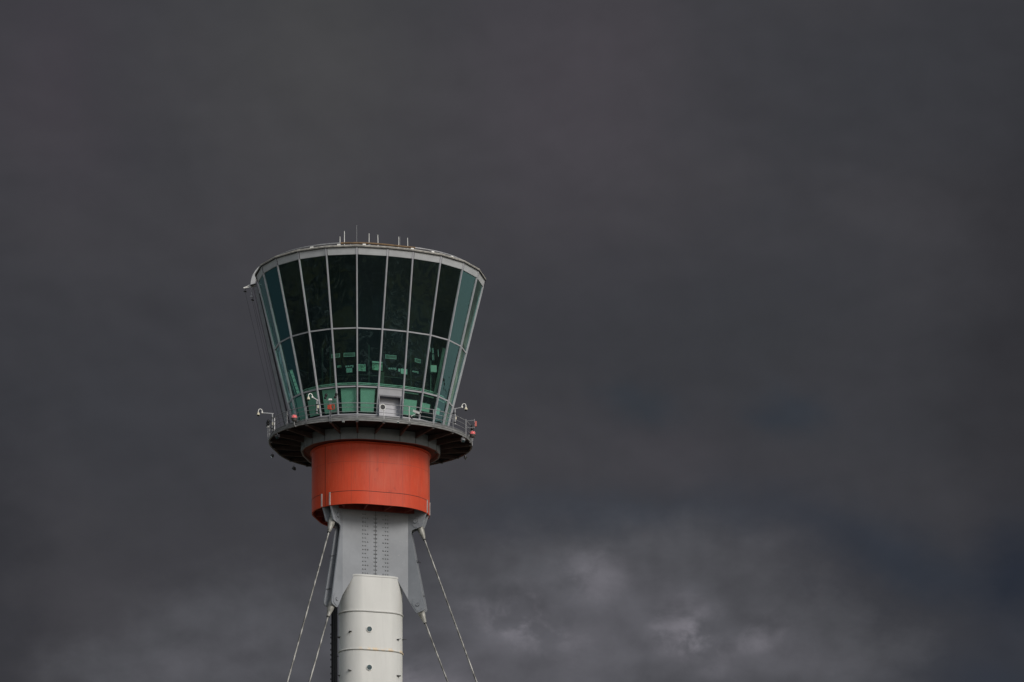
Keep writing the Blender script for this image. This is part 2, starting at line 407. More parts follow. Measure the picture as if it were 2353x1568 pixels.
# ---- bracket plates: flat web with two bent cheeks, one per face
def rot(v, k): return Matrix.Rotation(k*2*math.pi/3, 3, 'Z') @ v
def bpt(u, z, k, d=0.):
    """unfolded plate coordinate -> world"""
    s_ = 1 if u >= 0 else -1; a = abs(u)
    if a <= 2.44: p = W(u, 1.72+d, z)
    else:
        v = a-2.44; v *= 1.07; p = W(s_*(2.44+v*.8-d*.6), 1.72+v*.6+d*.8, z)
    return rot(p, k)
web = [(0, 56.45), (2.44, 56.45), (2.44, 49.87), (1.53, 51.37), (0, 51.37)]
cheek = [(2.44, 56.45), (3.55, 56.45), (3.75, 56.0), (3.45, 55.06), (3.40, 55.0), (2.84, 54.85), (2.72, 54.78), (2.66, 54.68), (2.65, 54.5), (2.70, 54.3), (2.97, 52.76), (3.30, 51.04), (3.63, 49.22), (3.61, 49.08), (3.55, 49.0), (3.16, 48.86), (3.06, 48.86), (2.98, 48.92), (2.80, 49.2), (2.44, 49.87)]
pin_xz = ((2.965, 55.43, .16), (3.13, 49.42, .11))
for k in range(3):
    m = MB()
    for s_ in (-1, 1):
        for poly in (web, cheek):
            a = [bpt(s_*u, z, k, 0) for u, z in poly]; b_ = [bpt(s_*u, z, k, -.09) for u, z in poly]; n = len(a)
            if s_ < 0 and poly is web: pass
            m.add(a+b_, [tuple(range(n))[::-1], tuple(range(n, 2*n))]+[(i, (i+1) % n, n+(i+1) % n, n+i) for i in range(n)])
    nf = rot(nrm(0), k); rv = MB()
    for u in (-.93, -.75, -.57, -.08, .075, .58, .76, .93):
        for i in range(16):
            if u in (-.57, .58) and i % 2 == 0: continue
            rv.lathe(bpt(u, 55.72-.28*i, k, 0), nf, [(0, .055), (.018, .055), (.03, .04), (.05, .034), (.052, 0)], 8)
    pl = m.build('bracket_plate', plate_grey, tower, None, 0, (rv, rivet_m))
    m = MB()
    m.add([bpt(u, z, k, d) for u, z, d in ((-.014, 51.4, .006), (-.014, 56.2, .006), (.014, 56.2, .006), (.014, 51.4, .006))], [(0, 1, 2, 3)])
    m.build('plate_joint', gseam, pl)
    for s_ in (-1, 1):
        ax = (bpt(s_*3, 50, k, 1)-bpt(s_*3, 50, k, 0)).normalized()
        for (u, z, r) in pin_xz:
            # doubler plate round the pin
            hexa = [(-.34, -.22), (-.05, -.52), (.14, -.5), (.36, -.22), (.30, .34), (.1, .42), (-.2, .40), (-.34, .2)] if z > 52 else [(-.42, .5), (-.5, .1), (-.1, -.5), (.1, -.5), (.40, -.30), (.42, 0), (.30, .45), (0, .6)]
            poly = [bpt(s_*(u+du*.8), z+dz_*.9, k, 0) for du, dz_ in hexa]
            m = MB(); m.prism(poly, ax*.035); m.build('doubler_plate', plate_grey, pl, None, .01)
            p = bpt(s_*u, z, k, 0)
            m = MB(); m.lathe(p-ax*.2, ax, [(0, r*.6), (.235, r*.6), (.237, r), (.28, r), (.30, r*.8), (.285, r*.55), (.27, 0)], 18); m.build('pin', gseam if False else plate_grey, pl, 40)
            m = MB(); m.lathe(p+ax*.032, ax, [(0, r+.025), (.012, r+.025)], 18); m.build('pin_washer', gseam, pl)
            if z > 52:
                for q_ in range(4):
                    m = MB(); m.lathe(bpt(s_*(u+(.2 if q_ % 2 else -.2)), z+(.2 if q_ > 1 else -.2), k, .03), ax, [(0, .02), (.02, .02)], 6)
                    m.build('bolt', gseam, pl)
        # inner stiffener ledges on the cheek
        for (u, z) in ((3.05, 52.6), (3.3, 50.2)):
            m = MB(); m.beam(bpt(s_*(u-.25), z+.05, k, -.10), bpt(s_*(u+.16), z-.05, k, -.10), -ax, .03, .08); m.build('stiffener', gseam, pl)

# ---- drum
ZD0, ZD1 = 55.95, 60.22
m = MB(); m.rings([smooth_ring(3.25, ZD0+.5), smooth_ring(3.25, ZD0), smooth_ring(3.35, ZD0), smooth_ring(3.35, ZD1), smooth_ring(3.46, ZD1+.03), smooth_ring(3.46, ZD1+.12), smooth_ring(3.30, ZD1+.16)])
drum = m.build('drum', drum_m, tower, 30)
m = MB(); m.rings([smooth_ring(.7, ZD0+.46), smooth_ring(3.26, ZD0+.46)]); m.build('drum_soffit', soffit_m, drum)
for k in range(3):
    for t in (-2.3, -.9, .55, 2.0):
        m = MB(); t1 = t*1.25
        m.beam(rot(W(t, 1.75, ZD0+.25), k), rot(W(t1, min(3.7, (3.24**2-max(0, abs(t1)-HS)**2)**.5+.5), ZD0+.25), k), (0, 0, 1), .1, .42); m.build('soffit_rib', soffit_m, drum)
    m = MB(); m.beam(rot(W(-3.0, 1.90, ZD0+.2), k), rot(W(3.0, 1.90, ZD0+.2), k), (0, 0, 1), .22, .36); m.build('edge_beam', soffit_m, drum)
    for s_ in (-1, 1):
        # bright cheek edge showing through the drum wall
        for z0, z1 in ((ZD0+.02, ZD0+.93 if s_ < 0 else ZD0+.93),):
            p0 = bpt(s_*3.775, z0, k, -.045); p1 = bpt(s_*3.775, z1, k, -.045)
            m = MB(); m.beam(p0, p1, rot(nrm(60*s_), k), .09, .12); m.build('cheek_edge', cutout, drum)
# horizontal joint between the cheek slots and faint seams
def arc_strip(rc, z, a0, a1, h, mt, name, par, step=2):
    m = MB(); n = max(2, int((a1-a0)/step))
    pts = []
    for i in range(n+1):
        a = a0+(a1-a0)*i/n; pts.append(a)
    lo = []; hi = []
    for a in pts:
        # walk the flats too
        if abs(((a+60) % 120)-60) < 1e-6:
            base = round(a/120)*120
            lo += [sp2(base, -1, rc, z-h/2), sp2(base, 1, rc, z-h/2)]; hi += [sp2(base, -1, rc, z+h/2), sp2(base, 1, rc, z+h/2)]
        else: lo.append(sp_(a, rc, z-h/2)); hi.append(sp_(a, rc, z+h/2))
    m.rings([lo, hi], closed=False); return m.build(name, mt, par, 30)
def sp2(base, side, rc, z):
    c = R(base+60*side); r = R(base)
    return W(RHO*math.sin(c)+rc*math.sin(r), RHO*math.cos(c)+rc*math.cos(r), z)
for k in range(3):
    arc_strip(3.354, 56.86, -54+120*k, 54+120*k, .035, seam_m, 'drum_joint', drum)
    arc_strip(3.354, 56.86, 66+120*k-0, 73.5+120*k-12.5+5, .03, seam_m, 'drum_joint', drum) if False else None
soft_seam = M('seam_faint', (.42, .055, .025), .6)
for k in range(3): arc_strip(3.353, 58.95, -58+120*k, 58+120*k, .022, soft_seam, 'drum_joint', drum)
for a, mt, wd in ((-61, seam_m, .045), (59, seam_m, .04), (-25, soft_seam, .02), (8, soft_seam, .025), (18, soft_seam, .02), (35, soft_seam, .02), (-2.5, soft_seam, .02), (179, seam_m, .04)):
    m = MB(); p = sp_(a, 3.353, 0)-Vector((0, 0, ZC)); t = tan(a)
    m.add([p-t*wd/2+Vector((0, 0, ZD0+ZC)), p+t*wd/2+Vector((0, 0, ZD0+ZC)), p+t*wd/2+Vector((0, 0, ZD1+ZC)), p-t*wd/2+Vector((0, 0, ZD1+ZC))], [(0, 1, 2, 3)])
    m.build('drum_joint', mt, drum)

# ---- collar under the balcony
ZK0, ZK1 = 60.35, 61.16
m = MB(); m.rings([facet_ring(3.95, ZK0+.25), facet_ring(4.03, ZK0), facet_ring(4.134, ZK0), facet_ring(4.134, ZK1)])
collar = m.build('collar', collar_low, tower)
for j in range(24):
    m = MB(); p0 = fv(4.138, ZK0, j); p1 = fv(4.138, ZK1, j); m.beam(p0, p1, nrm(fva(j)), .035, .02); m.build('panel_joint', gseam, collar)
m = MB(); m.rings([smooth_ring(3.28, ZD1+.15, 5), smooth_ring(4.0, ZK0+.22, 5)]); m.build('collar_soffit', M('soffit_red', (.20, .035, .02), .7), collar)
for k in range(3):
    for a in (-50, 50, 66):
        m = MB(); p = sp_(a+120*k, 3.75, ZK0+.17); m.frame(p, tan(a+120*k), nrm(a+120*k), (0, 0, 1), .28, .22, .04); m.build('soffit_vent', black, collar)

# ---- balcony
ZR0, ZR1 = 61.02, 61.22
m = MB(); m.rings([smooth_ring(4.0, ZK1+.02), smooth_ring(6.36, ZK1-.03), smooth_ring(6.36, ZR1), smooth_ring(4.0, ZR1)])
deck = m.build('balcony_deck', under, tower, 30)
m = MB(); m.loop([smooth_ring(r, z) for r, z in ((6.34, ZR0), (6.43, ZR0), (6.43, ZR0+.10), (6.38, ZR0+.105), (6.38, ZR0+.13), (6.41, ZR0+.135), (6.41, ZR0+.21), (6.36, ZR0+.22), (6.34, ZR0+.22))])
m.build('rim_channel', M('channel', (.20, .20, .195), .6, 0, .3, 2.5, .1, (1, 1, 5)), deck, 25)
m = MB(); m.loop([smooth_ring(r, z) for r, z in ((6.18, ZR1), (6.36, ZR1), (6.36, ZR1+.13), (6.30, ZR1+.14), (6.18, ZR1+.05))])
m.build('kerb', weath, deck, 25)
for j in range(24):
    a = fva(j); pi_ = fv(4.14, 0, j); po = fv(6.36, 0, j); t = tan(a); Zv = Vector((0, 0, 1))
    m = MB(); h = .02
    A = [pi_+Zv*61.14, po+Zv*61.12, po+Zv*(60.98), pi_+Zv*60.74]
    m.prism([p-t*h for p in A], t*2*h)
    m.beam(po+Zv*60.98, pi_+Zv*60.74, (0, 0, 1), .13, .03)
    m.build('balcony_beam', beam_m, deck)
    m = MB(); m.frame(po-nrm(a)*.08+Zv*60.97, tan(a), nrm(a), (0, 0, 1), .16, .16, .05); m.frame(po+nrm(a)*.06+Zv*(61.09), tan(a), nrm(a), (0, 0, 1), .22, .05, .10)
    m.build('beam_end', weath, deck)
# railing
m = MB()
for h, r in ((1.05, .028), (.75, .018), (.45, .018), (.17, .016)):
    for dr in (0,):
        pts = smooth_ring(6.36, ZR1+h); m.tube(pts+[pts[0]], r, 6)
railing = m.build('railing', rail_m, tower, 50)
posts = []
for j in range(24):
    m = MB(); p = fv(6.36, 0, j); n_ = nrm(fva(j)); Zv = Vector((0, 0, 1))
    m.frame(p+Zv*(ZR1+.52), tan(fva(j)), n_, Zv, .045, .06, 1.05); m.build('railing_post', rail_m, railing)

# ---- cab
LV = [(4.575, 61.99), (4.977, 63.81), (5.958, 67.63), (7.181, 72.43)]
ZF = 72.93; RF = 7.30
m = MB(); m.rings([facet_ring(4.45, 61.2), facet_ring(4.62, 61.2), facet_ring(4.64, 61.90), facet_ring(4.50, 61.92)]); m.build('cab_plinth', frame_grey, tower)
m = MB(); m.loop([facet_ring(r, z) for r, z in ((4.5, 61.88), (4.70, 61.90), (4.70, 61.97), (4.5, 61.99))]); m.build('sill', frame_grey, tower)
def fn(j):
    a = fmid(j); n_ = nrm(a); return (n_+Vector((0, 0, -.255))).normalized()
for j in range(24):
    n_ = nrm(fva(j)); p0 = fv(4.575, 61.96, j); p1 = fv(7.181, 72.43, j)
    m = MB(); m.beam(p0, p1, n_, .10, .11, .005); m.beam(p0, p1, n_, .04, .03, .070); m.build('mullion', frame_grey, tower, None)
for (rc, z), hh in ((LV[1], .048), (LV[2], .043)):
    for j in range(24):
        a, b_ = fv(rc, z, j), fv(rc, z, j+1); dd = (b_-a).normalized()*.058
        m = MB(); m.beam(a+dd, b_-dd, fn(j), hh*2, .10, .003); m.build('transom', frame_grey, tower)
for lvl in range(3):
    (r0, z0), (r1, z1) = LV[lvl], LV[lvl+1]
    for j in range(24):
        if lvl == 0 and j == 23: continue
        a, b_, c_, d_ = fv(r0, z0, j), fv(r0, z0, j+1), fv(r1, z1, j+1), fv(r1, z1, j)
        n_ = fn(j); t = (b_-a).normalized(); up = (d_+c_-a-b_).normalized()
        gp = .065
        poly = [a+t*gp+up*.06, b_-t*gp+up*.06, c_-t*gp-up*.06, d_+t*gp-up*.06]
        tw = [random.uniform(-.012, .012) for _ in range(3)]; tw.append(tw[0]-tw[1]+tw[2])
        m = MB(); m.prism([p+n_*(w_-.02) for p, w_ in zip(poly, tw)], n_*.02); pane = m.build('window_pane', glass_m, tower)
# black gasket frame inside lower panes and pale blinds behind them
def quad_in(j, r0, z0, r1, z1, ml, mr, mb, mt_, inset):
    """pane-plane quad with margins in metres, set inwards"""
    a, b_, c_, d_ = fv(r0, z0, j), fv(r0, z0, j+1), fv(r1, z1, j+1), fv(r1, z1, j)
    L = (d_-a).length; n_ = fn(j)
    def pt(side, h):
        f = h/L; l = a.lerp(d_, f); r = b_.lerp(c_, f); wv = (r-l).normalized()
        return (l+wv*ml if side == 0 else r-wv*mr)-n_*inset
    return [pt(0, mb), pt(1, mb), pt(1, L-mt_), pt(0, L-mt_)]
H0 = 1.86
blinds = {22: (.24, .20, .13, .11), 21: (.27, .10, .13, .11), 20: (.26, .12, .15, .11), 19: (.20, .14, .15, .10), 18: (.12, .16, .12, .10), 17: (.12, .12, .12, .1), 16: (.12, .12, .12, .1), 0: (.16, .26, .16, .62), 1: (.10, .42, .62, .68), 2: (.10, .55, .70, .72), 3: (.10, .7, .75, .75)}
for j in list(range(24)):
    if j == 23: continue
    ml, mr, mb, mt_ = blinds.get(j, (.2, .2, .15, .12))
    Q = quad_in(j, *LV[0], *LV[1], ml, mr, mb, mt_, .13)
    m = MB(); m.prism(Q, -fn(j)*.03); m.build('blind', inner_light, tower)
    Q = quad_in(j, *LV[0], *LV[1], .02, .02, .02, .02, .22)
    m = MB(); m.prism(Q, -fn(j)*.03); m.build('spandrel_back', inner_dark, tower)
    if j in (0, 1, 2, 3):
        Q = quad_in(j, *LV[0], *LV[1], .10, .22, 1.66, .12, .12); m = MB(); m.prism(Q, -fn(j)*.03); m.build('blind_rail', inner_light, tower)
sky_block_m = M('rear_sky_block', (.010, .013, .016), .9, 0, .3, .8, spec=.05)  # dark sheets added inside the rear facets to block the bright sky behind
for j in range(4, 17):
    for lv in (1, 2):
        Q = quad_in(j, *LV[lv], *LV[lv+1], .0, .0, .02, .02, .16); m = MB(); m.prism(Q, -fn(j)*.02); m.build('rear_sky_block', sky_block_m, tower)
# interior: floor, desk ring, dark partition, ceiling
m = MB(); m.rings([facet_ring(.5, 61.6), facet_ring(4.35, 61.6)], caps=False); m.build('cab_floor', inner_dark, tower)
m = MB(); m.rings([facet_ring(3.6, 61.6), facet_ring(3.6, 72.35)]); core = m.build('partition', inner_dark, tower)
m = MB(); m.rings([facet_ring(.5, 72.36), facet_ring(7.1, 72.40), facet_ring(7.15, 72.5), facet_ring(.5, 72.5)]); m.build('ceiling', inner_dark, tower)
for r, z in ((4.62, 64.02), (4.64, 64.12)):
    m = MB(); m.loop([facet_ring(r-.03, z), facet_ring(r, z), facet_ring(r, z+.055), facet_ring(r-.03, z+.055)]); m.build('desk_edge', inner_light, tower)
m = MB(); m.rings([facet_ring(3.6, 63.95), facet_ring(4.6, 63.95), facet_ring(4.6, 64.0), facet_ring(3.6, 64.0)]); m.build('desk', inner_dark, tower)
m = MB(); m.loop([facet_ring(3.605, 64.98), facet_ring(3.63, 64.98), facet_ring(3.63, 65.02), facet_ring(3.605, 65.02)]); m.build('partition_joint', black, core)

for j, f, wd in ((20, .1, .10), (21, .98, .07), (22, .75, .12), (0, .95, .08), (2, .3, .14), (19, .4, .12)):
    m = MB(); p0 = fv(3.62, 64.05, j).lerp(fv(3.62, 64.05, j+1), f); m.beam(p0, p0+Vector((0, 0, 3.1)), nrm(fmid(j)), wd, .06); m.build('partition_post', M('post_dark', (.035, .045, .045), .8, 0, .2, spec=.1), core)
# door bay in the front facet
N0 = HS/math.sqrt(3)
def slant_n(z): return N0+4.575+(z-61.99)*(4.977-4.575)/(63.81-61.99)
def bay(t, z, d=0): return W(t, slant_n(z)+d, z)
m = MB(); m.prism([bay(-.86, 63.26, .02), bay(.86, 63.26, .02), bay(.86, 63.76, .02), bay(-.86, 63.76, .02)], -nrm(0)*.1)
door_head = m.build('door_header', frame_grey, tower)
m = MB()
for t in (-.83, .80): m.prism([bay(t-.04, 61.3, .03), bay(t+.05, 61.3, .03), bay(t+.05, 63.26, .03), bay(t-.04, 63.26, .03)], -nrm(0)*.12)
m.build('door_frame', frame_grey, tower)
m = MB(); nb = 4.78
m.prism([W(-.86, nb, 61.25), W(.86, nb, 61.25), W(.86, nb, 63.4), W(-.86, nb, 63.4)], -nrm(0)*.05)
door = m.build('door', M('door_grey', (.50, .50, .54), .45, 0, .05), tower)
m = MB()
for t in (-.87, .86): m.prism([W(t, nb, 61.25), W(t, 5.5, 61.25), W(t, 5.5, 63.4), W(t, nb, 63.4)], W(.02, 0, 0)-W(0, 0, 0))
m.prism([W(-.86, nb, 63.3), W(.86, nb, 63.3), W(.86, 5.45, 63.3), W(-.86, 5.45, 63.3)], Vector((0, 0, .02)))
m.build('door_reveal', M('reveal_grey', (.20, .20, .24), .6), tower)

# fascia, gutter lip, roof
m = MB(); m.loop([facet_ring(r, z) for r, z in ((7.15, 72.40), (7.215, 72.40), (RF+.03, ZF-.05), (7.2, ZF-.05))]); fascia = m.build('fascia', collar_grey, tower)
for j in range(24):
    m = MB(); n_ = nrm(fva(j)); m.beam(fv(7.225, 72.40, j), fv(RF+.04, ZF-.06, j), n_, .13, .03); m.build('fascia_cover', frame_grey, fascia)
    m = MB(); m.beam(fv(7.225, 72.40, j)+tan(fva(j))*.08, fv(RF+.04, ZF-.06, j)+tan(fva(j))*.08, n_, .02, .034); m.build('fascia_joint', gseam, fascia)
m = MB(); m.loop([facet_ring(r, z) for r, z in ((7.1, ZF-.05), (7.40, ZF-.05), (7.44, ZF+.02), (7.40, ZF+.08), (7.1, ZF+.09))]); m.build('gutter', lip_m, tower)
m = MB(); m.loop([facet_ring(r, z) for r, z in ((7.335, ZF-.085), (7.42, ZF-.085), (7.42, ZF-.045), (7.335, ZF-.045))]); m.build('gutter_shade_strip', gseam, tower)  # solid dark strip stands in for the shade under the gutter lip
m = MB(); m.rings([facet_ring(7.1, ZF+.085), facet_ring(6.2, ZF+.10), facet_ring(.5, ZF+.25)], caps=False); m.build('roof', roof_m, tower)
# roof ring pipe: part grey, part rusty
RP, ZP = 6.65, 73.35
def arcpts(a0, a1, rc, z, st=3):
    out = []; a = a0
    while a <= a1+1e-6:
        if abs(((a+60) % 120)-60) < 1e-6: out += [sp2(round(a/120)*120, -1, rc, z), sp2(round(a/120)*120, 1, rc, z)]
        else: out.append(sp_(a, rc, z))
        a += st
    return out
m = MB(); m.tube(arcpts(3, 333, RP, ZP), .062, 10); rp = m.build('roof_rail', rail_m, tower, 60)
m = MB(); m.tube(arcpts(-27, 3, RP, ZP), .066, 10); rr = m.build('rusted_rail_section', rust_pipe, rp, 60)
for a in range(-177, 183, 12):
    m = MB(); p = sp_(a+.01, RP, 0); m.tube([p+Vector((0, 0, ZF+.1)), p+Vector((0, 0, ZP))], .022, 6); m.build('rail_support', rail_m, rp)

# ------------------------------------------------------------------ things on the roof
ants = [(-1.76, 74.29, .026, 'short white whip aerial at the left end of the row on the roof'), (-1.45, 74.67, .028, 'tall white whip aerial beside the short leftmost one on the roof'), (-.585, 75.08, .013, 'tallest and thinnest grey aerial standing over the rusty rail'), (.283, 74.51, .028, 'white whip aerial just right of the tallest thin one'), (.896, 74.41, .028, 'white aerial leaning slightly, near the right end of the rusty rail'), (2.373, 74.28, .026, 'white aerial with a thinner one right beside it'), (2.46, 74.29, .010, 'hair-thin grey aerial hugging a thicker white one'), (2.987, 74.20, .026, 'rightmost white whip aerial on the roof')]
for X, zt, r, lab in ants:
    Y = -5.9
    t = thing('whip_aerial', lab, 'aerial', (X, Y, ZF+.1+ZC), 'aerials standing in a row on the cab roof')
    m = MB(); lean = .03 if X in (.896, 2.987) else 0
    m.tube([(X+lean, Y, ZF+.1+ZC), (X, Y, zt+ZC)], r, 8, r*.8); m.build('rod', white if r > .02 else rail_m, t, 60)
    m = MB(); m.lathe((X+lean, Y, ZF+.08+ZC), (0, 0, 1), [(0, .05), (.12, .05), (.14, .03)], 10); m.build('mount', rail_m, t, 40)
lamps = [(-44, 'white box lamp on the gutter near the left bend of the roof rail'), (-27.5, 'white box lamp on the gutter just left of the rusty rail'), (-13, 'white box lamp under the middle of the rusty rail'), (1.5, 'white box lamp where the rusty rail turns grey'), (13, 'white box lamp on the gutter right of the aerials'), (27, 'small white box lamp farthest right along the gutter')]
for a, lab in lamps:
    p = sp_(a, 7.0, ZF+.08) if abs(a) > 2 else W(.95, N0+7.0, ZF+.08)
    t = thing('gutter_lamp', lab, 'lamp', p, 'box lamps along the gutter')
    m = MB(); m.frame(p+Vector((0, 0, .12)), tan(a), nrm(a), (0, 0, 1), .22, .14, .10); m.build('housing', white, t, None, .01)
    m = MB(); m.frame(p+Vector((0, 0, .035)), tan(a), nrm(a), (0, 0, 1), .06, .08, .07); m.build('foot', rail_m, t)
for X, h in ((-2.05, .42), (-1.0, .55), (-.72, .45), (-.1, .3), (1.9, .38), (-1.55, .34)):
    m = MB(); m.lathe((X, -6.0, ZF+.1+ZC), (0, 0, 1), [(0, .03), (h-.08, .022), (h-.06, .035), (h, .035)], 8)
    tag(m.build('roof_stub', white, None, 40), 'short white stub post among the aerials behind the roof rail', 'post', 'stub posts behind the roof rail')

# ------------------------------------------------------------------ hoist gantry on the left rear of the cab
def GP(x, z, y=.5): return Vector((x, y, z+ZC))
gt = thing('hoist_gantry', 'grey facade hoist column with curved hood and ropes hugging the cab on the far side', 'gantry', GP(-5.9, 61.3))
m = MB(); m.beam(GP(-8.17, 72.75), GP(-5.62, 61.3), (-1, 0, .2), .35, .24); m.build('column', M('column_grey', (.25, .255, .27), .5), gt, None, .02)
m = MB(); m.beam(GP(-7.92, 72.2, .6), GP(-5.38, 61.3, .6), (-1, 0, .2), .3, .10); m.build('guide_rail', dark_metal, gt)
m = MB(); m.beam(GP(-8.33, 72.6, .3), GP(-5.80, 61.5, .3), (-1, 0, .2), .04, .035); m.build('drain_line', black, gt)
arc = []
for i in range(13):
    th = R(180-i*8.2); cx_, cz_ = -6.55, 72.75
    arc.append((cx_+1.98*math.cos(th), cz_+1.85*math.sin(th)))
inn = []
for i in range(13):
    th = R(180-i*8.2); inn.append((-6.55+1.70*math.cos(th), 72.75+1.48*math.sin(th)))
poly = [GP(x, z, .3) for x, z in arc]+[GP(x, z, .3) for x, z in inn[::-1]]
m = MB()
n = len(arc)
vs = [GP(x, z, yy) for yy in (.25, .75) for x, z in arc+inn]
fs = []
for i in range(n-1):
    fs += [(i, i+1, n+i+1, n+i), (2*n+i, 3*n+i, 3*n+i+1, 2*n+i+1), (i, 2*n+i, 2*n+i+1, i+1), (n+i, n+i+1, 3*n+i+1, 3*n+i)]
fs += [(0, n, 3*n, 2*n), (n-1, 3*n-1, 4*n-1, 2*n-1)]
m.add(vs, fs); m.build('curved_hood', collar_grey, gt, 35)
m = MB(); m.beam(GP(-8.53, 72.72, .22), GP(-8.1, 72.82, .22), (0, 0, 1), .2, .05); m.build('hood_flange', black, gt)
m = MB()
m.tube([GP(-9.02, 72.62), GP(-8.5, 72.86)], .035, 6); m.tube([GP(-9.02, 72.60), GP(-8.45, 72.70)], .035, 6); m.ball(GP(-9.02, 72.61), .06)
m.build('outrigger', white, gt, 50)
for (x, z) in ((-8.95, 72.32), (-8.41, 71.70)):
    m = MB(); m.lathe(GP(x, z), (.2, 0, 1), [(0, .03), (.01, .11), (.04, .12), (.07, .1), (.075, .02), (.3, .02)], 14); m.build('pulley', black, gt, 40)
m = MB(); m.box(GP(-8.48, 72.0), (.16, .12, .1)); m.tube([GP(-8.48, 72.75), GP(-8.45, 72.0)], .035, 6); m.build('rope_guide', rail_m, gt)
for (a, b_) in (((-8.94, 72.3), (-6.5, 62.0)), ((-8.41, 71.65), (-6.25, 62.0)), ((-8.30, 71.6), (-6.0, 62.3))):
    m = MB(); m.tube([GP(*a, .45), GP(*b_, .45)], .009, 5); m.build('rope', gseam, gt)
m = MB(); m.box(GP(-6.02, 62.25, .3), (.12, .12, .2)); m.build('rope_weight', black, gt)

# ------------------------------------------------------------------ fittings on the balcony
Zv = Vector((0, 0, 1))
def rimp(a, z, off=0.): return sp_(a, 6.40, z)+nrm(a)*off
def dome_camera(a, ztop, adir, alen, rise, label, zbot=61.4, off=.02):
    p = rimp(a, 0, off)-Zv*ZC; P0 = p+Zv*(zbot+ZC); P1 = p+Zv*(ztop+ZC)
    t = thing('dome_camera', label, 'security camera', P0, 'dome cameras on poles round the balcony')
    m = MB(); m.tube([P0, P1], .052, 10); m.lathe(P0-Zv*.02, (0, 0, 1), [(0, .1), (.04, .1)], 10); m.build('pole', rail_m, t, 50)
    m = MB()
    for h in (.12, ztop-zbot-.28): m.beam(P0+Zv*h, P0+Zv*h-nrm(a)*.28, (0, 0, 1), .05, .05); m.frame(P0+Zv*h, tan(a), nrm(a), Zv, .16, .16, .05)
    m.build('clamp', dark_metal, t)
    ad = Vector(adir).normalized(); E = P1+ad*alen+Zv*rise
    m = MB(); m.beam(P1-ad*.10+Zv*.02, E, (0, 0, 1), .065, .065); m.build('arm', rail_m, t)
    m = MB(); c_ = E+ad*.06
    pts = []
    for i in range(11):
        th = math.pi*i/10; pts.append(c_+ad*(.14-.14*math.cos(th))+Zv*(.10+.17*math.sin(th)))
    m.tube([c_-Zv*.04]+pts+[pts[-1]-Zv*.08], .029, 10); m.ball(c_+Zv*.03, .075, (1, 1, 1.1)); m.build('swan_neck', white, t, 60)
    hc = pts[-1]-Zv*.06
    m = MB(); m.lathe(hc, (0, 0, -1), [(0, .045), (.05, .065), (.13, .108), (.19, .115), (.205, .105)], 16); m.build('housing', cream, t, 40)
    m = MB(); m.lathe(hc-Zv*.20, (0, 0, -1), [(0, .097), (.03, .093), (.07, .07), (.09, .035), (.095, 0)], 16); m.build('dome', black, t, 60)
    m = MB(); m.box(P0+Zv*.45+tan(a)*.1, (.11, .1, .2)); m.build('junction_box', cream, t, None, .01)
    m = MB(); m.tube([P0+Zv*.35+tan(a)*.1, P0+Zv*.15+tan(a)*.16-nrm(a)*.05, P0-Zv*.02+tan(a)*.05-nrm(a)*.1], .015, 6); m.build('cable_loop', black, t, 60)
dome_camera(-88.5, 62.58, (-1, -.1, 0), .66, .06, 'dome camera reaching out left on a long arm over open sky')
dome_camera(35.75, 62.68, (1, -.05, 0), .44, .12, 'dome camera on a short pole at the right edge of the glass', 61.62)
dome_camera(-43.25, 62.55, (-1, -.3, 0), .26, .2, 'dome camera in front of the green panes, beside the sensor mast', 61.66)

def sensor_mast(a, zt, label, box=True, off=.06, zb=61.0, sc=1.):
    p = rimp(a, 0, off)-Zv*ZC; P0 = p+Zv*(zb+ZC); P1 = p+Zv*(zt+ZC); t_ = tan(a)
    t = thing('sensor_mast', label, 'weather sensor', P0, 'twin sensor masts on the balcony rim')
    m = MB()
    for s_ in (-.045, .045): m.tube([P0+t_*s_, P1-Zv*.1+t_*s_], .02, 6)
    m.build('mast_tube', rail_m, t, 60)
    m = MB(); m.frame(P1, t_, nrm(a), Zv, .24, .12, .12); m.build('sensor_head', white, t, None, .01)
    for s_ in (-1, 1):
        m = MB(); m.tube([P1-Zv*.06, P1-Zv*.07+t_*s_*.26*sc, P1-Zv*.03+t_*s_*.34*sc, P1+Zv*.06+t_*s_*.37*sc], .016, 6); m.build('side_arm', rail_m, t, 60)
        m = MB(); q0 = P1+t_*s_*.37*sc
        m.ball(q0+Zv*.14, .105, (1, 1, .9)); m.ball(q0+Zv*.33+t_*.06, .115, (.95, .95, 1.05)); m.tube([q0+Zv*.1, q0+Zv*.3+t_*.06], .07, 8); m.build('sensor_cup', black, t, 60)
    if box:
        c_ = P1-Zv*.54+t_*.02
        m = MB(); m.frame(c_, t_, nrm(a), Zv, .10, .26, .34); m.frame(c_-t_*.12, t_, nrm(a), Zv, .16, .2, .30); m.build('red_box', red_box, t, None, .01)
        m = MB()
        for z_ in (-.15, .15): m.beam(c_+t_*.03+Zv*z_, c_+t_*.28+Zv*z_, Zv, .06, .04)
        m.beam(c_+t_*.27-Zv*.15, c_+t_*.27+Zv*.15, nrm(a), .04, .06); m.build('box_bracket', red_box, t)
        m = MB(); m.tube([c_-Zv*.2, c_-Zv*.38+t_*.06, c_-Zv*.5+t_*.2, c_-Zv*.48+t_*.42, c_-Zv*.25+t_*.48], .014, 6); m.tube([c_-Zv*.2, c_-Zv*.6-t_*.02, c_-Zv*.9+t_*.03, c_-Zv*1.05], .018, 6); m.build('cable', black, t, 60)
sensor_mast(-34, 62.53, 'sensor mast with two black cups, white head and red box before green glass')
sensor_mast(-99, 61.95, 'black-cupped sensor mast outside the rim below the long-armed dome camera', False, .12, 60.9, .6)
sensor_mast(66, 61.9, 'black-cupped sensor mast behind the red lamp at the right end of the balcony', False, .05, 60.9, .6)

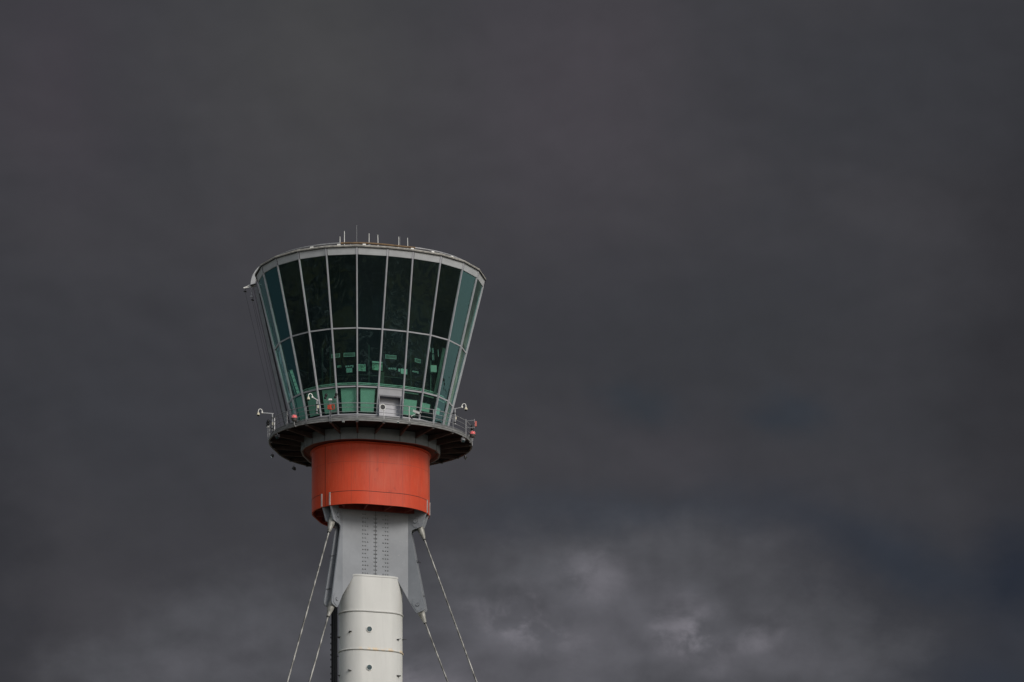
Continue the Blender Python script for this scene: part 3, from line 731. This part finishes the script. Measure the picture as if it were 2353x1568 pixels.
def red_lamp(a, zc, off, label):
    p = rimp(a, 0, off)-Zv*ZC+Zv*(zc+ZC)
    t = thing('obstruction_light', label, 'warning light', p-Zv*.25, 'red warning lights on the rim')
    m = MB(); m.lathe(p, (0, 0, 1), [(0, .165), (.05, .18), (.15, .18), (.23, .15), (.26, .06), (.265, 0)], 20); m.build('lens', lens_red, t, 40)
    m = MB()
    for k in range(6):
        an = k*math.pi/3; m.tube([p+Vector((math.cos(an)*.195, math.sin(an)*.195, .0)), p+Vector((math.cos(an)*.198, math.sin(an)*.198, .14)), p+Vector((math.cos(an)*.155, math.sin(an)*.155, .245)), p+Zv*.31], .007, 5)
    m.build('lens_guard', rail_m, t, 60)
    m = MB(); m.lathe(p, (0, 0, -1), [(-.02, .235), (.03, .235), (.035, .19), (.12, .19), (.2, .13), (.22, .05)], 20); m.build('base', M('lamp_base', (.10, .09, .085), .5, .2, .3, 6), t, 40)
    m = MB(); m.tube([p-Zv*.2, p-Zv*.42, p-Zv*.50-nrm(a)*.08, p-Zv*.52-nrm(a)*off], .04, 8); m.build('bracket', rail_m, t, 50)
red_lamp(-59.5, 61.52, .18, 'red warning light before the yellowish pane at the left of the balcony')
red_lamp(58.5, 61.45, .22, 'red warning light standing off the right end of the rim')

# post with two arms carrying a red box
a = 50.; p = rimp(a, 0, .02)-Zv*ZC
t = thing('beacon_bracket', 'red ribbed box on two arms sticking out beyond the railing on the right', 'beacon', p+Zv*(61.2+ZC))
m = MB(); m.tube([p+Zv*(61.2+ZC), p+Zv*(62.35+ZC)], .03, 8); m.build('post', rail_m, t, 50)
m = MB(); E = Vector((.62, -.2, 0))
for z_ in (62.22, 61.72): m.beam(p+Zv*(z_+ZC), p+E+Zv*(z_+ZC), Zv, .045, .045)
m.beam(p+E+Zv*(61.66+ZC), p+E+Zv*(62.3+ZC), (1, 0, 0), .04, .04); m.build('arm', rail_m, t)
m = MB(); m.box(p+E+Vector((.09, 0, 61.95+ZC)), (.13, .22, .36))
for k in range(4): m.box(p+E+Vector((.09, 0, 61.83+.08*k+ZC)), (.145, .235, .025))
m.build('red_box', M('red_pink', (.62, .16, .13), .5, 0, .1), t, None, .008)

# white bullet camera
a = 4.; p = rimp(a, 0, .12)-Zv*ZC+Zv*(61.80+ZC)
t = thing('bullet_camera', 'white hooded bullet camera on an arm outside the front railing', 'security camera', p-Zv*.4)
ax = Vector((.80, -.35, -.38)).normalized(); c_ = p+Vector((.06, -.1, .03)); sd_ = ax.cross(Zv).normalized(); up_ = sd_.cross(ax)
m = MB(); m.frame(c_, ax, sd_, up_, .56, .2, .15); m.build('housing', white, t, None, .025)
m = MB(); m.frame(c_+up_*.09+ax*.02, ax, sd_, up_, .62, .23, .02); m.build('sun_shield', white, t, None, .005)
m = MB(); m.lathe(c_+ax*.27, ax, [(0, .06), (.04, .06)], 12); m.build('lens', black, t)
m = MB(); m.tube([c_-up_*.08-ax*.0, c_-up_*.16-ax*.08, p+Vector((-.35, .02, -.22))], .03, 8); m.build('arm', white, t, 50)
m = MB(); m.lathe(p+Vector((-.45, .1, -.16)), (.3, .2, -.3), [(0, .06), (.06, .10), (.1, .1), (.14, .04), (.3, .04)], 12); m.build('swivel', dark_metal, t, 40)

# round lamp hung on the railing before the door
a = -1.; p = rimp(a, 0, .04)-Zv*ZC+Zv*(62.03+ZC); n_ = nrm(0)
t = thing('round_mirror', 'round dark-faced disc with a white rim on the railing before the door', 'round mirror', p)
m = MB()
pts = [p+tan(0)*math.cos(2*math.pi*k/20)*.2+Zv*math.sin(2*math.pi*k/20)*.2 for k in range(21)]
m.tube(pts, .028, 8); m.build('rim', white, t, 60)
m = MB(); m.lathe(p-n_*.02, n_, [(0, .19), (.02, .19)], 20); m.build('face', dark_metal, t)

def floodlight(p, dirv, label, mt=None, s_=1., grp='floodlights hung under the balcony rim'):
    p = Vector(p); dv = Vector(dirv).normalized(); sx_ = dv.cross(Zv).normalized(); u_ = sx_.cross(dv)
    t = thing('floodlight', label, 'floodlight', p, grp)
    c_ = p-Zv*.26*s_
    m = MB(); m.frame(c_, sx_, dv, u_, .26*s_, .16*s_, .2*s_); m.frame(c_-dv*.1*s_, sx_, dv, u_, .16*s_, .08*s_, .12*s_); m.build('housing', mt or dark_metal, t, None, .01)
    m = MB(); m.frame(c_+dv*.083*s_, sx_, dv, u_, .21*s_, .01, .15*s_); m.build('glass', port_glass, t)
    m = MB(); m.tube([c_+sx_*.15*s_, c_+sx_*.15*s_+Zv*.16*s_, c_-sx_*.15*s_+Zv*.16*s_, c_-sx_*.15*s_], .014, 6); m.tube([c_+Zv*.16*s_, p+Zv*.06], .016, 6); m.build('yoke', rail_m, t, 50)
floodlight(rimp(-79, 60.93, .05), (-.4, -.6, -.7), 'grey floodlight clipped to the left front of the rim')
floodlight(rimp(45, 60.96, .05), (.4, -.5, -.7), 'grey floodlight clipped to the rim below the right dome camera', rail_m)
floodlight(rimp(-120, 60.72, 0), (-.7, 0, -.7), 'black floodlight hanging off the far left of the rim')
floodlight(rimp(-142.5, 60.82, 0), (-.4, .2, -.7), 'black floodlight hanging behind, nearest the drum on the left')
floodlight(rimp(93.75, 61.05, 0), (.7, 0, -.7), 'dark floodlight hanging off the far right of the rim')
floodlight(rimp(124, 61.08, 0), (.3, .3, -.7), 'black floodlight hanging behind, nearest the drum on the right')
floodlight(rimp(-25.75, 61.06, .03), (0, -1, -.4), 'small pale lamp under the rim below the green panes', white, .5)
floodlight(W(.1, N0+6.42, 61.22), (0, -1, -.6), 'small pale lamp under the rim below the door', white, .6)

# ------------------------------------------------------------------ behind the glass
def pface(j, f, z):
    """point on the partition facet j at fraction f"""
    return fv(3.6, z, j).lerp(fv(3.6, z, j+1), f)
def on_facet(j):
    a_, b_ = fv(3.6, 0, j), fv(3.6, 0, j+1); t_ = (b_-a_).normalized(); return t_, nrm(fmid(j))
GL = {'N': [[(0, 0), (.42, 1), (.60, 0), (1.0, 1)], 1.0], 'A': [[(0, 0), (.45, 1), (.62, 1), (.92, 0)], .95], 'T': [[(0, 1), (.85, 1)], .8], 'S': [[(.8, 1), (.1, 1), (.05, .55), (.75, .5), (.72, 0), (0, 0)], .8]}
def letters(c_, t_, n_, h, label):
    o = thing('logo_sign', label, 'sign', c_, 'white logo signs on the dark partition')
    m = MB(); x = 0; tot = 3.75
    for ch in 'NATS':
        pts, wd = GL[ch]; strokes = [pts]
        if ch == 'A': strokes.append([(.22, .38), (.8, .38)])
        if ch == 'T': strokes.append([(.42, 1), (.42, 0)])
        for s_ in strokes:
            for (x0, y0), (x1, y1) in zip(s_, s_[1:]):
                A_ = c_+t_*((x+x0-tot/2)*h*1.35)+Zv*(y0-.5)*h+n_*.02; B_ = c_+t_*((x+x1-tot/2)*h*1.35)+Zv*(y1-.5)*h+n_*.02
                m.beam(A_, B_, n_, .022, .012)
        x += wd+.08
    m.build('lettering', stencil, o)
for j, f, z, lab in ((21, .45, 65.60, 'white NATS lettering above the small framed notice'), (23, .78, 65.60, 'white NATS lettering above the door bay'), (1, .35, 65.62, 'white NATS lettering right of the bright pinned sheets')):
    t_, n_ = on_facet(j); letters(pface(j, f, z), t_, n_, .115, lab)
pic = mat('sheet_print', (.45, .62, .50), .6, 0, .1, 5, col2=(.03, .06, .04))[0]
bright_scr = M('bright_print', (.58, .66, .62), .6, 0, .1, 6)
def panel(name, cat, j, f, z, wd, h, mt, label, group=None, framed=True):
    t_, n_ = on_facet(j); c_ = pface(j, f, z)
    o = thing(name, label, cat, c_, group)
    m = MB(); m.frame(c_+n_*.03, t_, n_, Zv, wd, .03, h); m.build('panel', mt, o)
    if framed:
        m = MB()
        for s_ in (-1, 1):
            m.frame(c_+n_*.035+Zv*s_*(h/2), t_, n_, Zv, wd+.04, .045, .025); m.frame(c_+n_*.035+t_*s_*(wd/2), t_, n_, Zv, .025, .045, h)
        m.build('frame', bright_scr, o)
panel('notice', 'notice', 21, .45, 65.32, .38, .28, mat('notice_print', (.50, .62, .60), .6, 0, .1, 12, col2=(.2, .33, .33))[0], 'small pale framed notice under the leftmost lettering')
panel('picture', 'picture', 22, .22, 65.50, .62, .44, pic, 'large light green mottled picture behind the middle mullion')
panel('picture', 'picture', 20, .75, 65.64, .34, .15, pic, 'narrow green picture left of the leftmost lettering', None, False)
panel('picture', 'picture', 0, .45, 65.5, .5, .36, bright_scr, 'bright pinned sheets between two lettering signs', None, False)
panel('picture', 'picture', 0, .1, 65.55, .14, .2, bright_scr, 'tiny bright sheet just left of the pinned sheets', None, False)
panel('air_grille', 'grille', 21, .45, 66.42, .78, .24, inner_mid, 'wide grey-green grille panel over the notice', 'grille panels above the signs')
panel('air_grille', 'grille', 20, .5, 66.42, .62, .24, inner_mid, 'grey-green grille panel crossed by a mullion, farthest left', 'grille panels above the signs')
panel('air_grille', 'grille', 23, .72, 66.42, .78, .24, inner_mid, 'grille panel over the lettering above the door bay', 'grille panels above the signs')
panel('air_grille', 'grille', 1, .55, 66.46, .5, .24, inner_mid, 'short grille panel farthest right', 'grille panels above the signs')
panel('alcove', 'alcove', 23, .18, 65.95, .75, .10, bright_scr, 'bright shelf strip above the lit alcove', None, False)
panel('alcove', 'alcove', 23, .18, 65.62, .75, .46, pic, 'lit green alcove left of the lettering above the door bay', None, False)
panel('alcove', 'alcove', 23, .36, 64.7, .34, 1.2, M('alcove_side', (.07, .08, .06), .8), 'dim green column below the lit alcove', None, False)

# reflections of an equipment mast, built as a solid stand inside the panes
p = Vector((4.75, -3.0, 64.0+ZC))
t = thing('mirrored_stand', 'reflected equipment mast, built as post with pale box and tubes behind the right-hand pane', 'reflection', p)
m = MB(); m.beam(p+Vector((.1, 0, 0)), p+Vector((.75, .1, 3.3)), (0, -1, 0), .2, .12); m.beam(p+Vector((-.2, 0, 0)), p+Vector((-.2, 0, 2.4)), (0, -1, 0), .06, .06); m.build('post', inner_mid, t)
m = MB(); m.frame(p+Vector((-.02, -.2, 1.72)), (1, .25, 0), (-.25, 1, 0), Zv, .42, .3, .48); m.build('box', inner_light, t, None, .01)
m = MB()
for x_, z0, z1 in ((-.22, 2.95, 3.3), (-.07, 2.85, 3.2), (.0, 2.85, 3.2), (-.05, 2.35, 2.75), (.03, 2.35, 2.75), (.35, 2.6, 3.1)): m.tube([p+Vector((x_, -.25, z0)), p+Vector((x_-.03, -.25, z1))], .016, 6)
m.build('strut_tube', stencil, t)  # plain pale struts, none of them a lamp
p = Vector((-5.0, -2.75, 63.95+ZC))  # modelled strips stand in for rear panes reflected in the left glass
t = thing('reflected_ladder', 'narrow ladder-like pane reflection, built as pale green slats behind the left pane', 'blind', p)
m = MB(); m.beam(p+Vector((.16, 0, .05)), p+Vector((-.42, 0, 1.85)), (0, -1, 0), .2, .03); m.build('strips', inner_light, t)
m = MB()
for k in range(7):
    f = k/6.; m.beam(p+Vector((.16-.58*f-.16, -.03, .1+1.7*f)), p+Vector((.16-.58*f+.14, -.03, .1+1.7*f+.04)), (0, -1, 0), .03, .02)
m.beam(p+Vector((-.05, -.02, .0)), p+Vector((-.6, -.02, 1.7)), (0, -1, 0), .1, .02)
m.build('strip_bar', inner_mid, t)

# ------------------------------------------------------------------ stay cables
labs = {(-1, 0): 'upper stay cable sloping down on the left from under the drum', (-1, 1): 'lower stay cable sloping down on the left beside the white mast',
        (1, 0): 'upper stay cable sloping down on the right, outermost', (1, 1): 'lower stay cable sloping down on the right beside the white mast',
        (3, 0): 'upper stay cable hidden behind the mast', (3, 1): 'lower stay cable hidden behind the mast'}
for side in (-1, 1, 3):
    dirh = nrm(60*side)
    for li, (r0, z0, mm) in enumerate(((3.64, 55.43, .37), (3.69, 49.42, .385))):
        P0 = dirh*r0+Zv*(z0+ZC); dv = (dirh*mm-Zv).normalized()
        L = (z0+ZC)/(-dv.z)
        t = thing('stay_cable', labs[(side, li)], 'stay cable', P0+dv*L, 'mottled steel stay cables bracing the mast')
        m = MB(); m.tube([P0+dv*1.2, P0+dv*L], .066, 10); m.build('cable', cable_m, t, 60)
        m = MB(); m.lathe(P0-dv*.32, dv, [(0, .10), (.05, .19), (.25, .23), (.55, .215), (.80, .255), (1.02, .24), (1.6, .12), (1.70, .11)], 18); m.build('socket', socket_m, t, 40)
        m = MB(); m.lathe(P0+dv*1.33, dv, [(0, .115), (.07, .115)], 14); m.build('socket_collar', black, t, 40)
        m = MB(); m.box(P0+dv*L+Zv*.1, (1.6, 1.6, .8)); m.build('ground_anchor', collar_grey, t, None, .05)

# ------------------------------------------------------------------ ground
m = MB(); n = 64; vs = [(0, 0, 0)]+[(9000*math.cos(2*math.pi*k/n), 9000*math.sin(2*math.pi*k/n), 0) for k in range(n)]
m.add(vs, [(0, 1+k, 1+(k+1) % n) for k in range(n)]); go = m.build('ground', ground_m); go['kind'] = 'structure'
